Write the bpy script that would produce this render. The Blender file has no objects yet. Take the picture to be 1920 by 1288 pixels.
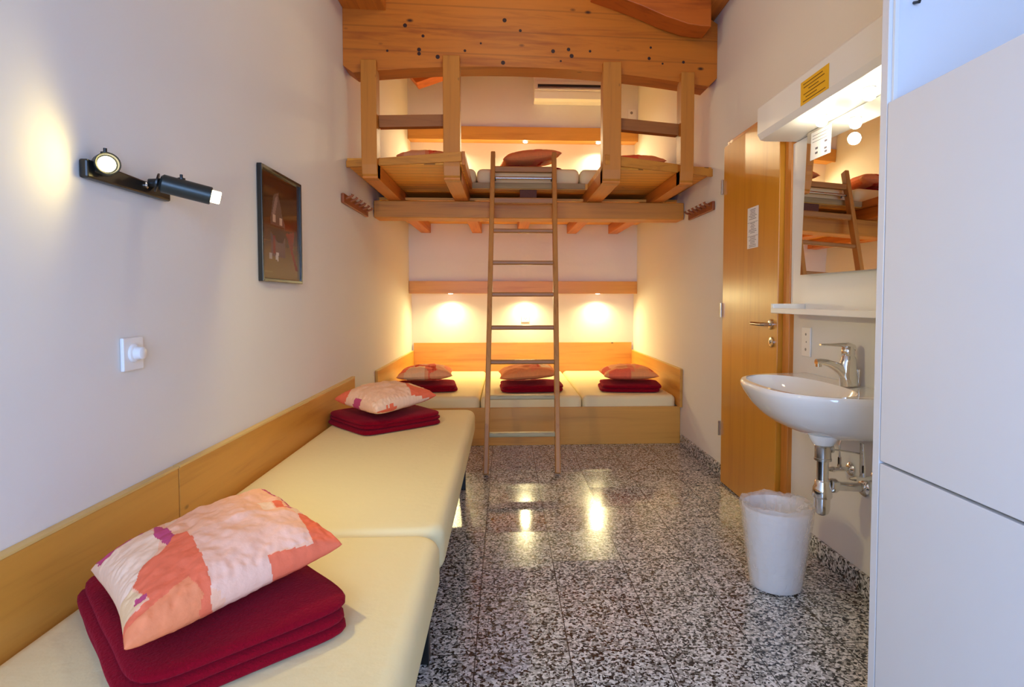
import bpy, bmesh, math, random
from mathutils import Vector, Matrix, noise
random.seed(7)
C = bpy.context.scene.collection
XL, XR = -1.0, 1.40          # side walls
YB, YU = 6.35, 6.19          # niche wall, upper wall
R = math.radians

# ------------------------------------------------------------------ materials
def new_mat(name):
    m = bpy.data.materials.new(name); m.use_nodes = True
    nt = m.node_tree; nt.nodes.clear()
    out = nt.nodes.new('ShaderNodeOutputMaterial'); b = nt.nodes.new('ShaderNodeBsdfPrincipled')
    nt.links.new(b.outputs[0], out.inputs[0])
    return m, nt, b
def nd(nt, t, **k):
    n = nt.nodes.new(t)
    for a, v in k.items():
        if a in n.inputs.keys(): n.inputs[a].default_value = v
        else: setattr(n, a, v)
    return n
def rgba(c): return (c[0], c[1], c[2], 1)
def srgb(r, g, b):
    f = lambda v: (v/255/12.92) if v/255 <= .04045 else ((v/255+.055)/1.055)**2.4
    return (f(r), f(g), f(b))
def plain(name, col, rough=.5, metal=0, noise_amt=.04, scale=12, bump=0, bscale=60, spec=.5, coat=0):
    m, nt, b = new_mat(name)
    tc = nd(nt, 'ShaderNodeTexCoord'); n = nd(nt, 'ShaderNodeTexNoise', Scale=scale, Detail=3)
    nt.links.new(tc.outputs['Object'], n.inputs['Vector'])
    mx = nd(nt, 'ShaderNodeMix', data_type='RGBA', blend_type='MIX')
    mx.inputs[6].default_value = rgba([c*(1-noise_amt) for c in col]); mx.inputs[7].default_value = rgba([min(1, c*(1+noise_amt)) for c in col])
    nt.links.new(n.outputs[0], mx.inputs[0]); nt.links.new(mx.outputs[2], b.inputs['Base Color'])
    b.inputs['Roughness'].default_value = rough; b.inputs['Metallic'].default_value = metal
    b.inputs['Specular IOR Level'].default_value = spec; b.inputs['Coat Weight'].default_value = coat
    if bump:
        n2 = nd(nt, 'ShaderNodeTexNoise', Scale=bscale, Detail=4); nt.links.new(tc.outputs['Object'], n2.inputs['Vector'])
        bp = nd(nt, 'ShaderNodeBump', Strength=bump, Distance=.01); nt.links.new(n2.outputs[0], bp.inputs['Height']); nt.links.new(bp.outputs[0], b.inputs['Normal'])
    return m
def wood(name, base, dark, axis='X', scale=1.0, knots=0.0, rough=.45, planks=0, knot_scale=2.2, plank_axis='Y', lam=.8):
    base = [c*(.86, .79, .52)[i] for i, c in enumerate(base)]; dark = [c*(.76, .66, .40)[i] for i, c in enumerate(dark)]
    m, nt, b = new_mat(name); L = nt.links.new
    tc = nd(nt, 'ShaderNodeTexCoord'); mp = nd(nt, 'ShaderNodeMapping')
    st = {'X': (.06, 1, 1), 'Y': (1, .06, 1), 'Z': (1, 1, .06)}[axis]
    mp.inputs['Scale'].default_value = [v*scale for v in st]
    L(tc.outputs['Object'], mp.inputs['Vector'])
    n1 = nd(nt, 'ShaderNodeTexNoise', Scale=26, Detail=6, Roughness=.6, Distortion=.6); L(mp.outputs[0], n1.inputs['Vector'])
    n2 = nd(nt, 'ShaderNodeTexNoise', Scale=4.5, Detail=2, Distortion=.4); L(mp.outputs[0], n2.inputs['Vector'])
    a = nd(nt, 'ShaderNodeMath', operation='MULTIPLY_ADD'); a.inputs[1].default_value = .45
    L(n2.outputs[0], a.inputs[0]); h = nd(nt, 'ShaderNodeMath', operation='MULTIPLY'); h.inputs[1].default_value = .6; L(n1.outputs[0], h.inputs[0]); L(h.outputs[0], a.inputs[2])
    cr = nd(nt, 'ShaderNodeValToRGB'); cr.color_ramp.elements[0].position = .30; cr.color_ramp.elements[1].position = .72
    cr.color_ramp.elements[0].color = rgba(dark); cr.color_ramp.elements[1].color = rgba([min(1, c*1.12) for c in base])
    e = cr.color_ramp.elements.new(.5); e.color = rgba(base); L(a.outputs[0], cr.inputs[0])
    col = cr.outputs[0]
    if knots:
        mk_ = nd(nt, 'ShaderNodeMapping'); ks = {'X': (.7, 1.35, 1.35), 'Y': (1.35, .7, 1.35), 'Z': (1.35, 1.35, .7)}[axis]; mk_.inputs['Scale'].default_value = ks
        L(tc.outputs['Object'], mk_.inputs['Vector'])
        v = nd(nt, 'ShaderNodeTexVoronoi', Scale=knot_scale*2.4); v.inputs['Randomness'].default_value = 1; L(mk_.outputs[0], v.inputs['Vector'])
        kr = nd(nt, 'ShaderNodeValToRGB'); kr.color_ramp.elements[0].position = .035*knots; kr.color_ramp.elements[1].position = .10*knots
        kr.color_ramp.elements[0].color = (1, 1, 1, 1); kr.color_ramp.elements[1].color = (0, 0, 0, 1); L(v.outputs['Distance'], kr.inputs[0])
        mx = nd(nt, 'ShaderNodeMix', data_type='RGBA'); mx.inputs[7].default_value = rgba([c*.16 for c in dark]); L(kr.outputs[0], mx.inputs[0]); L(col, mx.inputs[6]); col = mx.outputs[2]
    if planks:
        sx = nd(nt, 'ShaderNodeSeparateXYZ'); L(tc.outputs['Object'], sx.inputs[0])
        f = nd(nt, 'ShaderNodeMath', operation='MULTIPLY'); f.inputs[1].default_value = 1/planks; L(sx.outputs[plank_axis], f.inputs[0])
        fr = nd(nt, 'ShaderNodeMath', operation='FRACT'); L(f.outputs[0], fr.inputs[0])
        lt = nd(nt, 'ShaderNodeMath', operation='LESS_THAN'); lt.inputs[1].default_value = .07; L(fr.outputs[0], lt.inputs[0])
        mx = nd(nt, 'ShaderNodeMix', data_type='RGBA'); mx.inputs[7].default_value = rgba([c*.35 for c in dark]); ls = nd(nt, 'ShaderNodeMath', operation='MULTIPLY'); ls.inputs[1].default_value = lam; L(lt.outputs[0], ls.inputs[0]); L(ls.outputs[0], mx.inputs[0]); L(col, mx.inputs[6]); col = mx.outputs[2]
    L(col, b.inputs['Base Color']); b.inputs['Roughness'].default_value = rough
    bp = nd(nt, 'ShaderNodeBump', Strength=.12, Distance=.004); L(n1.outputs[0], bp.inputs['Height']); L(bp.outputs[0], b.inputs['Normal'])
    return m
def emit(name, col, s):
    m = bpy.data.materials.new(name); m.use_nodes = True; nt = m.node_tree; nt.nodes.clear()
    o = nt.nodes.new('ShaderNodeOutputMaterial'); e = nt.nodes.new('ShaderNodeEmission'); e.inputs[0].default_value = rgba(col); e.inputs[1].default_value = s
    nt.links.new(e.outputs[0], o.inputs[0]); return m
def granite(name, tile=True, scale=1.0):
    m, nt, b = new_mat(name); L = nt.links.new
    tc = nd(nt, 'ShaderNodeTexCoord')
    n0 = nd(nt, 'ShaderNodeTexNoise', Scale=60*scale, Detail=2); L(tc.outputs['Object'], n0.inputs['Vector'])
    vm = nd(nt, 'ShaderNodeVectorMath', operation='SCALE'); vm.inputs['Scale'].default_value = .018; L(n0.outputs[1], vm.inputs[0])
    va = nd(nt, 'ShaderNodeVectorMath', operation='ADD'); L(tc.outputs['Object'], va.inputs[0]); L(vm.outputs[0], va.inputs[1])
    v = nd(nt, 'ShaderNodeTexVoronoi', Scale=135*scale); L(va.outputs[0], v.inputs['Vector'])
    sp = nd(nt, 'ShaderNodeSeparateColor'); L(v.outputs['Color'], sp.inputs[0])
    n2 = nd(nt, 'ShaderNodeTexNoise', Scale=9*scale, Detail=3); L(tc.outputs['Object'], n2.inputs['Vector'])
    ad = nd(nt, 'ShaderNodeMath', operation='MULTIPLY_ADD'); ad.inputs[1].default_value = .28; L(n2.outputs[0], ad.inputs[0]); L(sp.outputs[0], ad.inputs[2])
    sb = nd(nt, 'ShaderNodeMath', operation='SUBTRACT'); sb.inputs[1].default_value = .13; L(ad.outputs[0], sb.inputs[0])
    cr = nd(nt, 'ShaderNodeValToRGB'); cr.color_ramp.interpolation = 'CONSTANT'; E_ = cr.color_ramp.elements
    E_[0].position = 0; E_[0].color = (.022, .022, .021, 1); E_[1].position = .22; E_[1].color = (.06, .057, .052, 1)
    for p, c in ((.32, (.20, .193, .175)), (.44, (.36, .35, .32)), (.58, (.52, .505, .475)), (.78, (.76, .745, .715))):
        e = E_.new(p); e.color = rgba(c)
    L(sb.outputs[0], cr.inputs[0]); col = cr.outputs[0]
    if tile:
        sx = nd(nt, 'ShaderNodeSeparateXYZ'); L(tc.outputs['Object'], sx.inputs[0])
        msk = []
        for ax, sp_, off in (('X', .305, .10), ('Y', .333, -.202)):
            a = nd(nt, 'ShaderNodeMath', operation='ADD'); a.inputs[1].default_value = off; L(sx.outputs[ax], a.inputs[0])
            f = nd(nt, 'ShaderNodeMath', operation='DIVIDE'); f.inputs[1].default_value = sp_; L(a.outputs[0], f.inputs[0])
            fr = nd(nt, 'ShaderNodeMath', operation='FRACT'); L(f.outputs[0], fr.inputs[0])
            lt = nd(nt, 'ShaderNodeMath', operation='LESS_THAN'); lt.inputs[1].default_value = .013; L(fr.outputs[0], lt.inputs[0]); msk.append(lt)
        mxm = nd(nt, 'ShaderNodeMath', operation='MAXIMUM'); L(msk[0].outputs[0], mxm.inputs[0]); L(msk[1].outputs[0], mxm.inputs[1])
        mu = nd(nt, 'ShaderNodeMath', operation='MULTIPLY'); mu.inputs[1].default_value = .9; L(mxm.outputs[0], mu.inputs[0])
        mx = nd(nt, 'ShaderNodeMix', data_type='RGBA'); mx.inputs[7].default_value = (.03, .028, .025, 1); L(mu.outputs[0], mx.inputs[0]); L(col, mx.inputs[6]); col = mx.outputs[2]
    L(col, b.inputs['Base Color']); b.inputs['Roughness'].default_value = .16
    if tile:
        vo = nd(nt, 'ShaderNodeVectorMath', operation='ADD'); vo.inputs[1].default_value = (.10, -.202, 0); L(tc.outputs['Object'], vo.inputs[0])
        vd = nd(nt, 'ShaderNodeVectorMath', operation='DIVIDE'); vd.inputs[1].default_value = (.305, .333, 1); L(vo.outputs[0], vd.inputs[0])
        vf = nd(nt, 'ShaderNodeVectorMath', operation='FLOOR'); L(vd.outputs[0], vf.inputs[0]); wn = nd(nt, 'ShaderNodeTexWhiteNoise'); L(vf.outputs[0], wn.inputs[0])
        mr = nd(nt, 'ShaderNodeMapRange'); mr.inputs[3].default_value = .07; mr.inputs[4].default_value = .24; L(wn.outputs[0], mr.inputs[0]); L(mr.outputs[0], b.inputs['Roughness'])
    return m

WALL = plain('plaster', (.78, .74, .68), .75, noise_amt=.02, scale=2, bump=.10, bscale=22, spec=.25)
WHITE = plain('white_laminate', (.78, .775, .78), .32, noise_amt=.01)
WHITEPL = plain('white_plastic', (.82, .80, .76), .35, noise_amt=.01)
GRAN = granite('granite_floor'); GRAN2 = granite('granite_skirting', False, .85)
BEAMW = wood('beam_pine', srgb(212, 128, 40), srgb(172, 86, 18), 'X', 1, knots=1.0, rough=.5, planks=.145, plank_axis='Z', lam=.28)
BEAMR = wood('roof_pine', srgb(206, 112, 40), srgb(165, 78, 22), 'X', 1, rough=.5)
DECKW = wood('deck_pine', srgb(246, 180, 76), srgb(220, 142, 46), 'X', 1, knots=.7, rough=.5, planks=.09, knot_scale=2.5)
CEILW = wood('ceiling_pine', srgb(205, 125, 50), srgb(165, 85, 28), 'Y', 1, rough=.55, planks=.11, plank_axis='X')
WX = wood('loft_pine_x', srgb(216, 148, 60), srgb(178, 108, 36), 'X', 1, knots=.4, rough=.5)
WY = wood('loft_pine_y', srgb(214, 134, 52), srgb(174, 94, 30), 'Y', 1, knots=.5, rough=.5)
WZ = wood('loft_pine_z', srgb(204, 134, 50), srgb(160, 92, 26), 'Z', 1, knots=.7, rough=.5)
RAILW = wood('rail_wood', srgb(165, 104, 50), srgb(128, 76, 32), 'X', 1, rough=.5)
PLY = wood('bed_ply', srgb(228, 170, 92), srgb(206, 140, 64), 'X', .8, knots=.5, rough=.38, knot_scale=1.5)
PLYY = wood('bed_ply_y', srgb(226, 166, 84), srgb(202, 134, 58), 'Y', .8, knots=.5, rough=.38, knot_scale=1.5)
EDGE = wood('ply_edge', srgb(236, 205, 150), srgb(190, 150, 95), 'Y', 1, rough=.5)
LADW = wood('ladder_wood', srgb(196, 138, 80), srgb(162, 102, 54), 'Z', 2, rough=.45)
RUNGW = wood('rung_wood', srgb(176, 122, 72), srgb(140, 88, 48), 'X', 2, rough=.45)
RUNGWORN = wood('worn_rung_wood', srgb(186, 176, 156), srgb(122, 104, 84), 'X', 3, rough=.5)
DOORW = wood('door_veneer', srgb(218, 154, 58), srgb(202, 134, 42), 'Z', .5, rough=.28)
FRAMEW = wood('door_frame_wood', srgb(214, 140, 66), srgb(186, 108, 44), 'Z', 1, rough=.35)
HOOKW = wood('coat_rack_wood', srgb(158, 84, 40), srgb(120, 56, 24), 'Y', 1, rough=.45)
DARKEND = plain('dark_end_grain', srgb(92, 44, 26), .7, noise_amt=.25, scale=90)
SHEET = plain('cream_sheet', srgb(238, 220, 168), .85, noise_amt=.02, scale=4, bump=.15, bscale=35, spec=.2)
MAROON = plain('maroon_fleece', srgb(130, 3, 24), .95, noise_amt=.14, scale=60, bump=.5, bscale=160, spec=.1)
MAROON.node_tree.nodes['Principled BSDF'].inputs['Sheen Weight'].default_value = .25
MAROON.node_tree.nodes['Principled BSDF'].inputs['Sheen Tint'].default_value = (.8, .1, .15, 1)
BLACK = plain('black_metal', (.010, .010, .009), .32, noise_amt=.1)
BLACKG = plain('lamp_green_black', (.035, .042, .036), .35, metal=.3)
CHROME = plain('chrome', (.80, .78, .74), .08, metal=1, noise_amt=.02)
SATIN = plain('satin_steel', (.62, .60, .56), .25, metal=1, noise_amt=.02)
CERAM = plain('ceramic', (.86, .85, .83), .08, noise_amt=.005, coat=.5)
DARKP = plain('dark_slot', (.02, .02, .02), .6)
YELLOW = plain('yellow_card', srgb(236, 178, 20), .6, noise_amt=.02)
PAPER = plain('paper', (.78, .74, .72), .7, noise_amt=.01)
INK = plain('ink', (.12, .10, .12), .8)
INKY = plain('ink_brown', srgb(120, 80, 10), .8)
ORNG = plain('orange_gasket', srgb(180, 90, 30), .5)
BULB = emit('warm_bulb', (1, .84, .50), 7); BULBW = emit('vanity_bulb', (1, .93, .74), 9); BULBS = emit('spot_bulb', (1, .86, .6), 14)
m, nt, b = new_mat('mirror_glass'); b.inputs['Base Color'].default_value = (.86, .86, .84, 1); b.inputs['Metallic'].default_value = 1; b.inputs['Roughness'].default_value = .01; MIRROR = m
m, nt, b = new_mat('window_glass'); nt.nodes.clear()
o = nd(nt, 'ShaderNodeOutputMaterial'); t = nd(nt, 'ShaderNodeBsdfTransparent'); g = nd(nt, 'ShaderNodeBsdfGlossy', Roughness=.02); mx = nd(nt, 'ShaderNodeMixShader'); mx.inputs[0].default_value = .06
nt.links.new(t.outputs[0], mx.inputs[1]); nt.links.new(g.outputs[0], mx.inputs[2]); nt.links.new(mx.outputs[0], o.inputs[0]); WGLASS = m
def film(name, col, alpha, rough, bump=0, bs=30):
    m, nt, b = new_mat(name); b.inputs['Base Color'].default_value = rgba(col); b.inputs['Roughness'].default_value = rough
    b.inputs['Alpha'].default_value = alpha; b.inputs['Specular IOR Level'].default_value = .7
    tr = nd(nt, 'ShaderNodeBsdfTranslucent'); tr.inputs[0].default_value = rgba(col); tp = nd(nt, 'ShaderNodeBsdfTransparent')
    mx2 = nd(nt, 'ShaderNodeMixShader'); mx2.inputs[0].default_value = .35; b.inputs['Alpha'].default_value = 1
    mx3 = nd(nt, 'ShaderNodeMixShader'); mx3.inputs[0].default_value = alpha
    out = [n for n in nt.nodes if n.type == 'OUTPUT_MATERIAL'][0]
    nt.links.new(b.outputs[0], mx2.inputs[1]); nt.links.new(tr.outputs[0], mx2.inputs[2])
    nt.links.new(tp.outputs[0], mx3.inputs[1]); nt.links.new(mx2.outputs[0], mx3.inputs[2]); nt.links.new(mx3.outputs[0], out.inputs[0])
    if bump:
        tc = nd(nt, 'ShaderNodeTexCoord'); n2 = nd(nt, 'ShaderNodeTexNoise', Scale=bs, Detail=3, Distortion=2); nt.links.new(tc.outputs['Object'], n2.inputs['Vector'])
        bp = nd(nt, 'ShaderNodeBump', Strength=bump, Distance=.01); nt.links.new(n2.outputs[0], bp.inputs['Height']); nt.links.new(bp.outputs[0], b.inputs['Normal'])
    return m
BINM = film('frosted_bin', (.95, .89, .83), .82, .35)
BAGM = film('clear_liner', (.97, .95, .92), .30, .12, .8, 18)
m, nt, b = new_mat('pillow_print'); vc = nd(nt, 'ShaderNodeVertexColor', layer_name='print')
tc = nd(nt, 'ShaderNodeTexCoord'); n2 = nd(nt, 'ShaderNodeTexNoise', Scale=45, Detail=4); nt.links.new(tc.outputs['Object'], n2.inputs['Vector'])
bp = nd(nt, 'ShaderNodeBump', Strength=.35, Distance=.008); nt.links.new(n2.outputs[0], bp.inputs['Height']); nt.links.new(bp.outputs[0], b.inputs['Normal'])
nt.links.new(vc.outputs[0], b.inputs['Base Color']); b.inputs['Roughness'].default_value = .85; b.inputs['Specular IOR Level'].default_value = .2; PRINT = m
m, nt, b = new_mat('picture_print'); vc = nd(nt, 'ShaderNodeVertexColor', layer_name='print'); nt.links.new(vc.outputs[0], b.inputs['Base Color']); b.inputs['Roughness'].default_value = .08; PICT = m

# ------------------------------------------------------------------ geometry helpers
def link(name, bm, mat, parent=None, smooth=False, origin=None):
    """bm is in world coordinates; the object gets its origin at the base of its bounding box."""
    bmesh.ops.recalc_face_normals(bm, faces=bm.faces)
    vs = [v.co for v in bm.verts]
    lo = Vector([min(v[i] for v in vs) for i in range(3)]); hi = Vector([max(v[i] for v in vs) for i in range(3)])
    org = Vector(origin) if origin is not None else Vector(((lo.x+hi.x)/2, (lo.y+hi.y)/2, lo.z))
    bmesh.ops.translate(bm, verts=bm.verts, vec=-org)
    me = bpy.data.meshes.new(name); bm.to_mesh(me); bm.free()
    for mm in (mat if isinstance(mat, (list, tuple)) else [mat]): me.materials.append(mm)
    if smooth:
        for p in me.polygons: p.use_smooth = True
        try: me.set_sharp_from_angle(angle=R(smooth if smooth is not True else 40))
        except Exception: pass
    o = bpy.data.objects.new(name, me); C.objects.link(o)
    o.location = org
    if parent is not None:
        o.parent = parent; o.location = org - wloc(parent)
    return o
def wloc(o):
    v = Vector(o.location)
    while o.parent is not None: o = o.parent; v += Vector(o.location)
    return v
def thing(name, loc, label, cat, group=None):
    o = bpy.data.objects.new(name, None); C.objects.link(o); o.location = loc; o.empty_display_size = .05
    return tag(o, label, cat, group)
def tag(o, label, cat, group=None):
    o['label'] = label; o['category'] = cat
    if group: o['group'] = group
    return o
def struct(o): o['kind'] = 'structure'; return o
def box(bm, x0, x1, y0, y1, z0, z1, bev=0, seg=2):
    r = bmesh.ops.create_cube(bm, size=1); vs = r['verts']
    for v in vs: v.co = Vector(((x0+x1)/2+v.co.x*(x1-x0), (y0+y1)/2+v.co.y*(y1-y0), (z0+z1)/2+v.co.z*(z1-z0)))
    if bev:
        es = list({e for v in vs for e in v.link_edges})
        bmesh.ops.bevel(bm, geom=es, offset=bev, segments=seg, profile=.5, affect='EDGES')
    return vs
def B(*a, **k): bm = bmesh.new(); box(bm, *a, **k); return bm
def hexa(bm, pts, bev=0):
    """8 points: bottom 4 (ccw) then top 4"""
    vs = [bm.verts.new(p) for p in pts]
    fs = [bm.faces.new([vs[i] for i in f]) for f in ((0, 3, 2, 1), (4, 5, 6, 7), (0, 1, 5, 4), (1, 2, 6, 5), (2, 3, 7, 6), (3, 0, 4, 7))]
    if bev: bmesh.ops.bevel(bm, geom=list({e for f in fs for e in f.edges}), offset=bev, segments=2, profile=.5, affect='EDGES')
def prism(bm, poly, axis, a, b, bev=0):
    """poly: list of 2D points in the plane perpendicular to axis ('X': (y,z), 'Y': (x,z), 'Z': (x,y))"""
    f3 = {'X': lambda p, t: (t, p[0], p[1]), 'Y': lambda p, t: (p[0], t, p[1]), 'Z': lambda p, t: (p[0], p[1], t)}[axis]
    v0 = [bm.verts.new(f3(p, a)) for p in poly]; v1 = [bm.verts.new(f3(p, b)) for p in poly]; n = len(poly)
    fs = [bm.faces.new(v0), bm.faces.new(v1)] + [bm.faces.new((v0[i], v0[(i+1) % n], v1[(i+1) % n], v1[i])) for i in range(n)]
    if bev:
        bmesh.ops.recalc_face_normals(bm, faces=fs)
        bmesh.ops.bevel(bm, geom=list({e for f in fs for e in f.edges}), offset=bev, segments=2, profile=.5, affect='EDGES')
def frame_for(d):
    d = Vector(d).normalized(); u = d.cross(Vector((0, 0, 1)))
    if u.length < 1e-3: u = Vector((1, 0, 0))
    u.normalize(); return d, u, d.cross(u).normalized()
def tube(bm, pts, r, n=12, cap=True):
    pts = [Vector(p) for p in pts]; rr = r if isinstance(r, (list, tuple)) else [r]*len(pts); rings = []
    for i, p in enumerate(pts):
        d = (pts[min(i+1, len(pts)-1)]-pts[max(i-1, 0)])
        d, u, w = frame_for(d)
        rings.append([bm.verts.new(p+u*math.cos(2*math.pi*k/n)*rr[i]+w*math.sin(2*math.pi*k/n)*rr[i]) for k in range(n)])
    for a, b_ in zip(rings, rings[1:]):
        for k in range(n): bm.faces.new((a[k], a[(k+1) % n], b_[(k+1) % n], b_[k]))
    if cap: bm.faces.new(rings[0]); bm.faces.new(rings[-1])
def lathe(bm, c, d, prof, n=24, cap=True):
    """prof: list of (t along d, radius)"""
    c = Vector(c); d, u, w = frame_for(d); rings = []
    for t, r in prof:
        rings.append([bm.verts.new(c+d*t+(u*math.cos(2*math.pi*k/n)+w*math.sin(2*math.pi*k/n))*max(r, 1e-4)) for k in range(n)])
    for a, b_ in zip(rings, rings[1:]):
        for k in range(n): bm.faces.new((a[k], a[(k+1) % n], b_[(k+1) % n], b_[k]))
    if cap: bm.faces.new(rings[0]); bm.faces.new(rings[-1])
def bar(bm, a, b_, w, h, up=(0, 0, 1), bev=0):
    """rectangular bar from a to b, w across, h along 'up'"""
    a, b_ = Vector(a), Vector(b_); d = (b_-a).normalized(); s = d.cross(Vector(up)).normalized(); t = s.cross(d).normalized()
    pts = [p+s*(i*w/2)+t*(j*h/2) for p in (a, b_) for i, j in ((-1, -1), (1, -1), (1, 1), (-1, 1))]
    hexa(bm, pts, bev)
def curve_at(o): return o

# ------------------------------------------------------------------ room shell
H_ = 4.3
fl = struct(link('floor', B(XL-.15, XR+.15, -1.15, 6.6, -.1, 0), GRAN, origin=(0, 0, 0)))
wl = struct(link('wall_left', B(XL-.15, XL, -1.15, 6.6, -.1, H_), WALL, origin=(0, 0, 0)))
wr = struct(link('wall_right', B(XR, XR+.15, -1.15, 6.6, -.1, H_), WALL, origin=(0, 0, 0)))
bm = bmesh.new()   # back wall, recessed behind the lower bed and behind the loft bed
prism(bm, [(YB, -.1), (YB, 1.23), (YU, 1.23), (YU, 2.05), (YB, 2.05), (YB, 2.83), (YU, 2.83), (YU, H_), (6.6, H_), (6.6, -.1)], 'X', XL, XR)
struct(link('wall_back', bm, WALL, origin=(0, 0, 0)))
bm = bmesh.new()   # wall behind the viewer with the balcony window opening
box(bm, XL, -.85, -1.15, -1.0, 0, H_); box(bm, .85, XR, -1.15, -1.0, 0, H_); box(bm, -.85, .85, -1.15, -1.0, 2.25, H_); box(bm, -.85, .85, -1.15, -1.0, 0, .08)
struct(link('wall_front', bm, WALL, origin=(0, 0, 0)))
bm = bmesh.new()
for x0, x1 in ((-.85, -.78), (-.035, .035), (.78, .85)): box(bm, x0, x1, -1.1, -1.03, .08, 2.25)
for z0, z1 in ((.08, .16), (2.17, 2.25)): box(bm, -.78, .78, -1.1, -1.03, z0, z1)
win = struct(link('window_1', bm, WHITE))
link('pane', B(-.78, -.035, -1.07, -1.064, .16, 2.17), WGLASS, win); link('pane', B(.035, .78, -1.07, -1.064, .16, 2.17), WGLASS, win)
bm = bmesh.new()   # pitched board ceiling, low on the left
zc = lambda x: 3.52+.36*(x-XL)
hexa(bm, [(XL, -1.1, zc(XL)), (XR, -1.1, zc(XR)), (XR, YB, zc(XR)), (XL, YB, zc(XL)), (XL, -1.1, zc(XL)+.05), (XR, -1.1, zc(XR)+.05), (XR, YB, zc(XR)+.05), (XL, YB, zc(XL)+.05)])
struct(link('ceiling', bm, CEILW, origin=(0, 0, 0)))
# granite skirting
bm = bmesh.new(); box(bm, XR-.014, XR, 3.64, 4.56, 0, .085, .003); box(bm, XR-.014, XR, 1.5, 2.79, 0, .085, .003)
struct(link('baseboard_right', bm, GRAN2))
struct(link('baseboard_left', B(XL, XL+.012, -1.0, 4.55, 0, .085, bev=.003), GRAN2))

# ------------------------------------------------------------------ door
DX = 1.372
bm = bmesh.new(); box(bm, XR-.024, XR+.05, 2.78, 2.845, 0, 2.13, .003); box(bm, XR-.012, XR+.05, 3.60, 3.635, 0, 2.13, .003); box(bm, XR-.012, XR+.05, 2.845, 3.60, 2.09, 2.13, .003)
d = struct(link('door_1', bm, FRAMEW))
leaf = link('door_leaf', B(DX-.02, DX+.02, 2.852, 3.592, .008, 2.088, bev=.003), DOORW, d)
bm = bmesh.new(); lathe(bm, (DX-.02, 2.915, 1.025), (-1, 0, 0), [(0, .026), (.008, .026), (.01, .022)]); tube(bm, [(DX-.02, 2.915, 1.025), (DX-.06, 2.915, 1.025), (DX-.068, 2.925, 1.025), (DX-.068, 3.05, 1.025)], .0095, 12)
link('door_handle', bm, SATIN, leaf, 35)
bm = bmesh.new(); lathe(bm, (DX-.02, 2.905, .935), (-1, 0, 0), [(0, .026), (.007, .026), (.009, .02)]); lathe(bm, (DX-.028, 2.905, .94), (-1, 0, 0), [(0, .009), (.004, .009)]); link('lock_rosette', bm, SATIN, leaf, 35)
link('keyhole', B(DX-.0335, DX-.032, 2.903, 2.907, .925, .945), DARKP, leaf)
for z in (.30, 1.04, 1.80):
    bm = bmesh.new(); tube(bm, [(DX-.028, 3.598, z), (DX-.028, 3.598, z+.09)], .008, 10); link('hinge', bm, SATIN, d, 35)
# notice on the door
px = DX-.0212
nt_ = tag(link('door_notice', B(px-.0008, px, 3.085, 3.225, 1.432, 1.655), PAPER), 'narrow white notice in three text blocks taped on the wooden door', 'notice')
bm = bmesh.new(); random.seed(3)
for blk in range(3):
    for ln in range(7):
        z = 1.642-blk*.075-ln*.0085; w_ = random.choice((.02, .035, .05, .045, .03)); 
        box(bm, px-.0016, px-.0009, 3.155-w_, 3.155+w_, z-.0012, z+.0012)
for z in (1.573, 1.498): box(bm, px-.0016, px-.0009, 3.09, 3.22, z-.0008, z+.0008)
link('text_lines', bm, INK, nt_)

# ------------------------------------------------------------------ roof timber
YF = lambda x: 3.745+.05*(x-XL)            # front face of the big beam (slightly askew to the room)
cam = lambda x: 2.632-.085*((x-.18)/1.2)**2  # cambered underside
bm = bmesh.new(); N = 24; xs = [XL+.06+(2.28)*i/N for i in range(N+1)]
poly = [(XL+.001, 2.60)]+[(x, cam(x)) for x in xs]+[(XR-.001, 2.61), (XR-.001, 2.96), (1.0, 3.2), (.2, 3.4), (-.5, 3.3), (XL+.001, 2.97)]
n = len(poly); v0 = [bm.verts.new((p[0], YF(p[0]), p[1])) for p in poly]; v1 = [bm.verts.new((p[0], YF(p[0])+.16, p[1])) for p in poly]
bm.faces.new(v0); bm.faces.new(v1)
for i in range(n): bm.faces.new((v0[i], v0[(i+1) % n], v1[(i+1) % n], v1[i]))
rb = tag(link('roof_beam', bm, BEAMW), 'massive knotty glued pine beam spanning the room above the loft', 'beam')
# drilled dark knots exactly where the timber has them
bm = bmesh.new()
for x, z, r_ in ((-.62, 2.86, .013), (-.51, 2.80, .010), (-.535, 2.715, .013), (-.535, 2.69, .012), (-.42, 2.675, .014), (-.01, 2.655, .014), (.31, 2.74, .013), (.41, 2.755, .012), (.43, 2.715, .014),
                 (.70, 2.66, .015), (.94, 2.72, .011), (1.03, 2.69, .007), (-.73, 2.70, .008), (.10, 2.86, .010), (.0, 2.92, .014), (-.25, 2.72, .009), (.55, 2.75, .009), (1.17, 2.705, .010), (-.15, 2.77, .007), (.36, 2.68, .007), (.95, 2.79, .008)):
    lathe(bm, (x, YF(x)+.003, z), (0, -1, 0), [(0, r_), (.0036, r_*.96), (.0042, r_*.5)], 12)
link('knot', bm, plain('knot_dark', srgb(48, 14, 8), .6, noise_amt=.2, scale=80), rb, 35)['kind'] = 'stuff'
tag(link('roof_purlin', B(XL+.001, -.735, 1.0, 3.90, 2.945, 3.12, bev=.006), WY), 'reddish roof timber lying on the beam end along the left wall', 'roof timber')
bm = bmesh.new(); box(bm, 1.17, XR-.001, 2.9, 3.99, 3.01, 3.17, .006)
tag(link('roof_purlin', bm, WY), 'reddish roof timber along the right wall above the beam', 'roof timber')
bm = bmesh.new(); prism(bm, [(.55, 3.06), (.70, 3.015), (.85, 2.965), (1.0, 2.905), (1.14, 2.862), (1.22, 2.852), (1.285, 2.85), (1.285, 3.005), (1.24, 3.10), (.9, 3.22), (.6, 3.2)], 'Y', 3.66, 3.83, .004)
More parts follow.
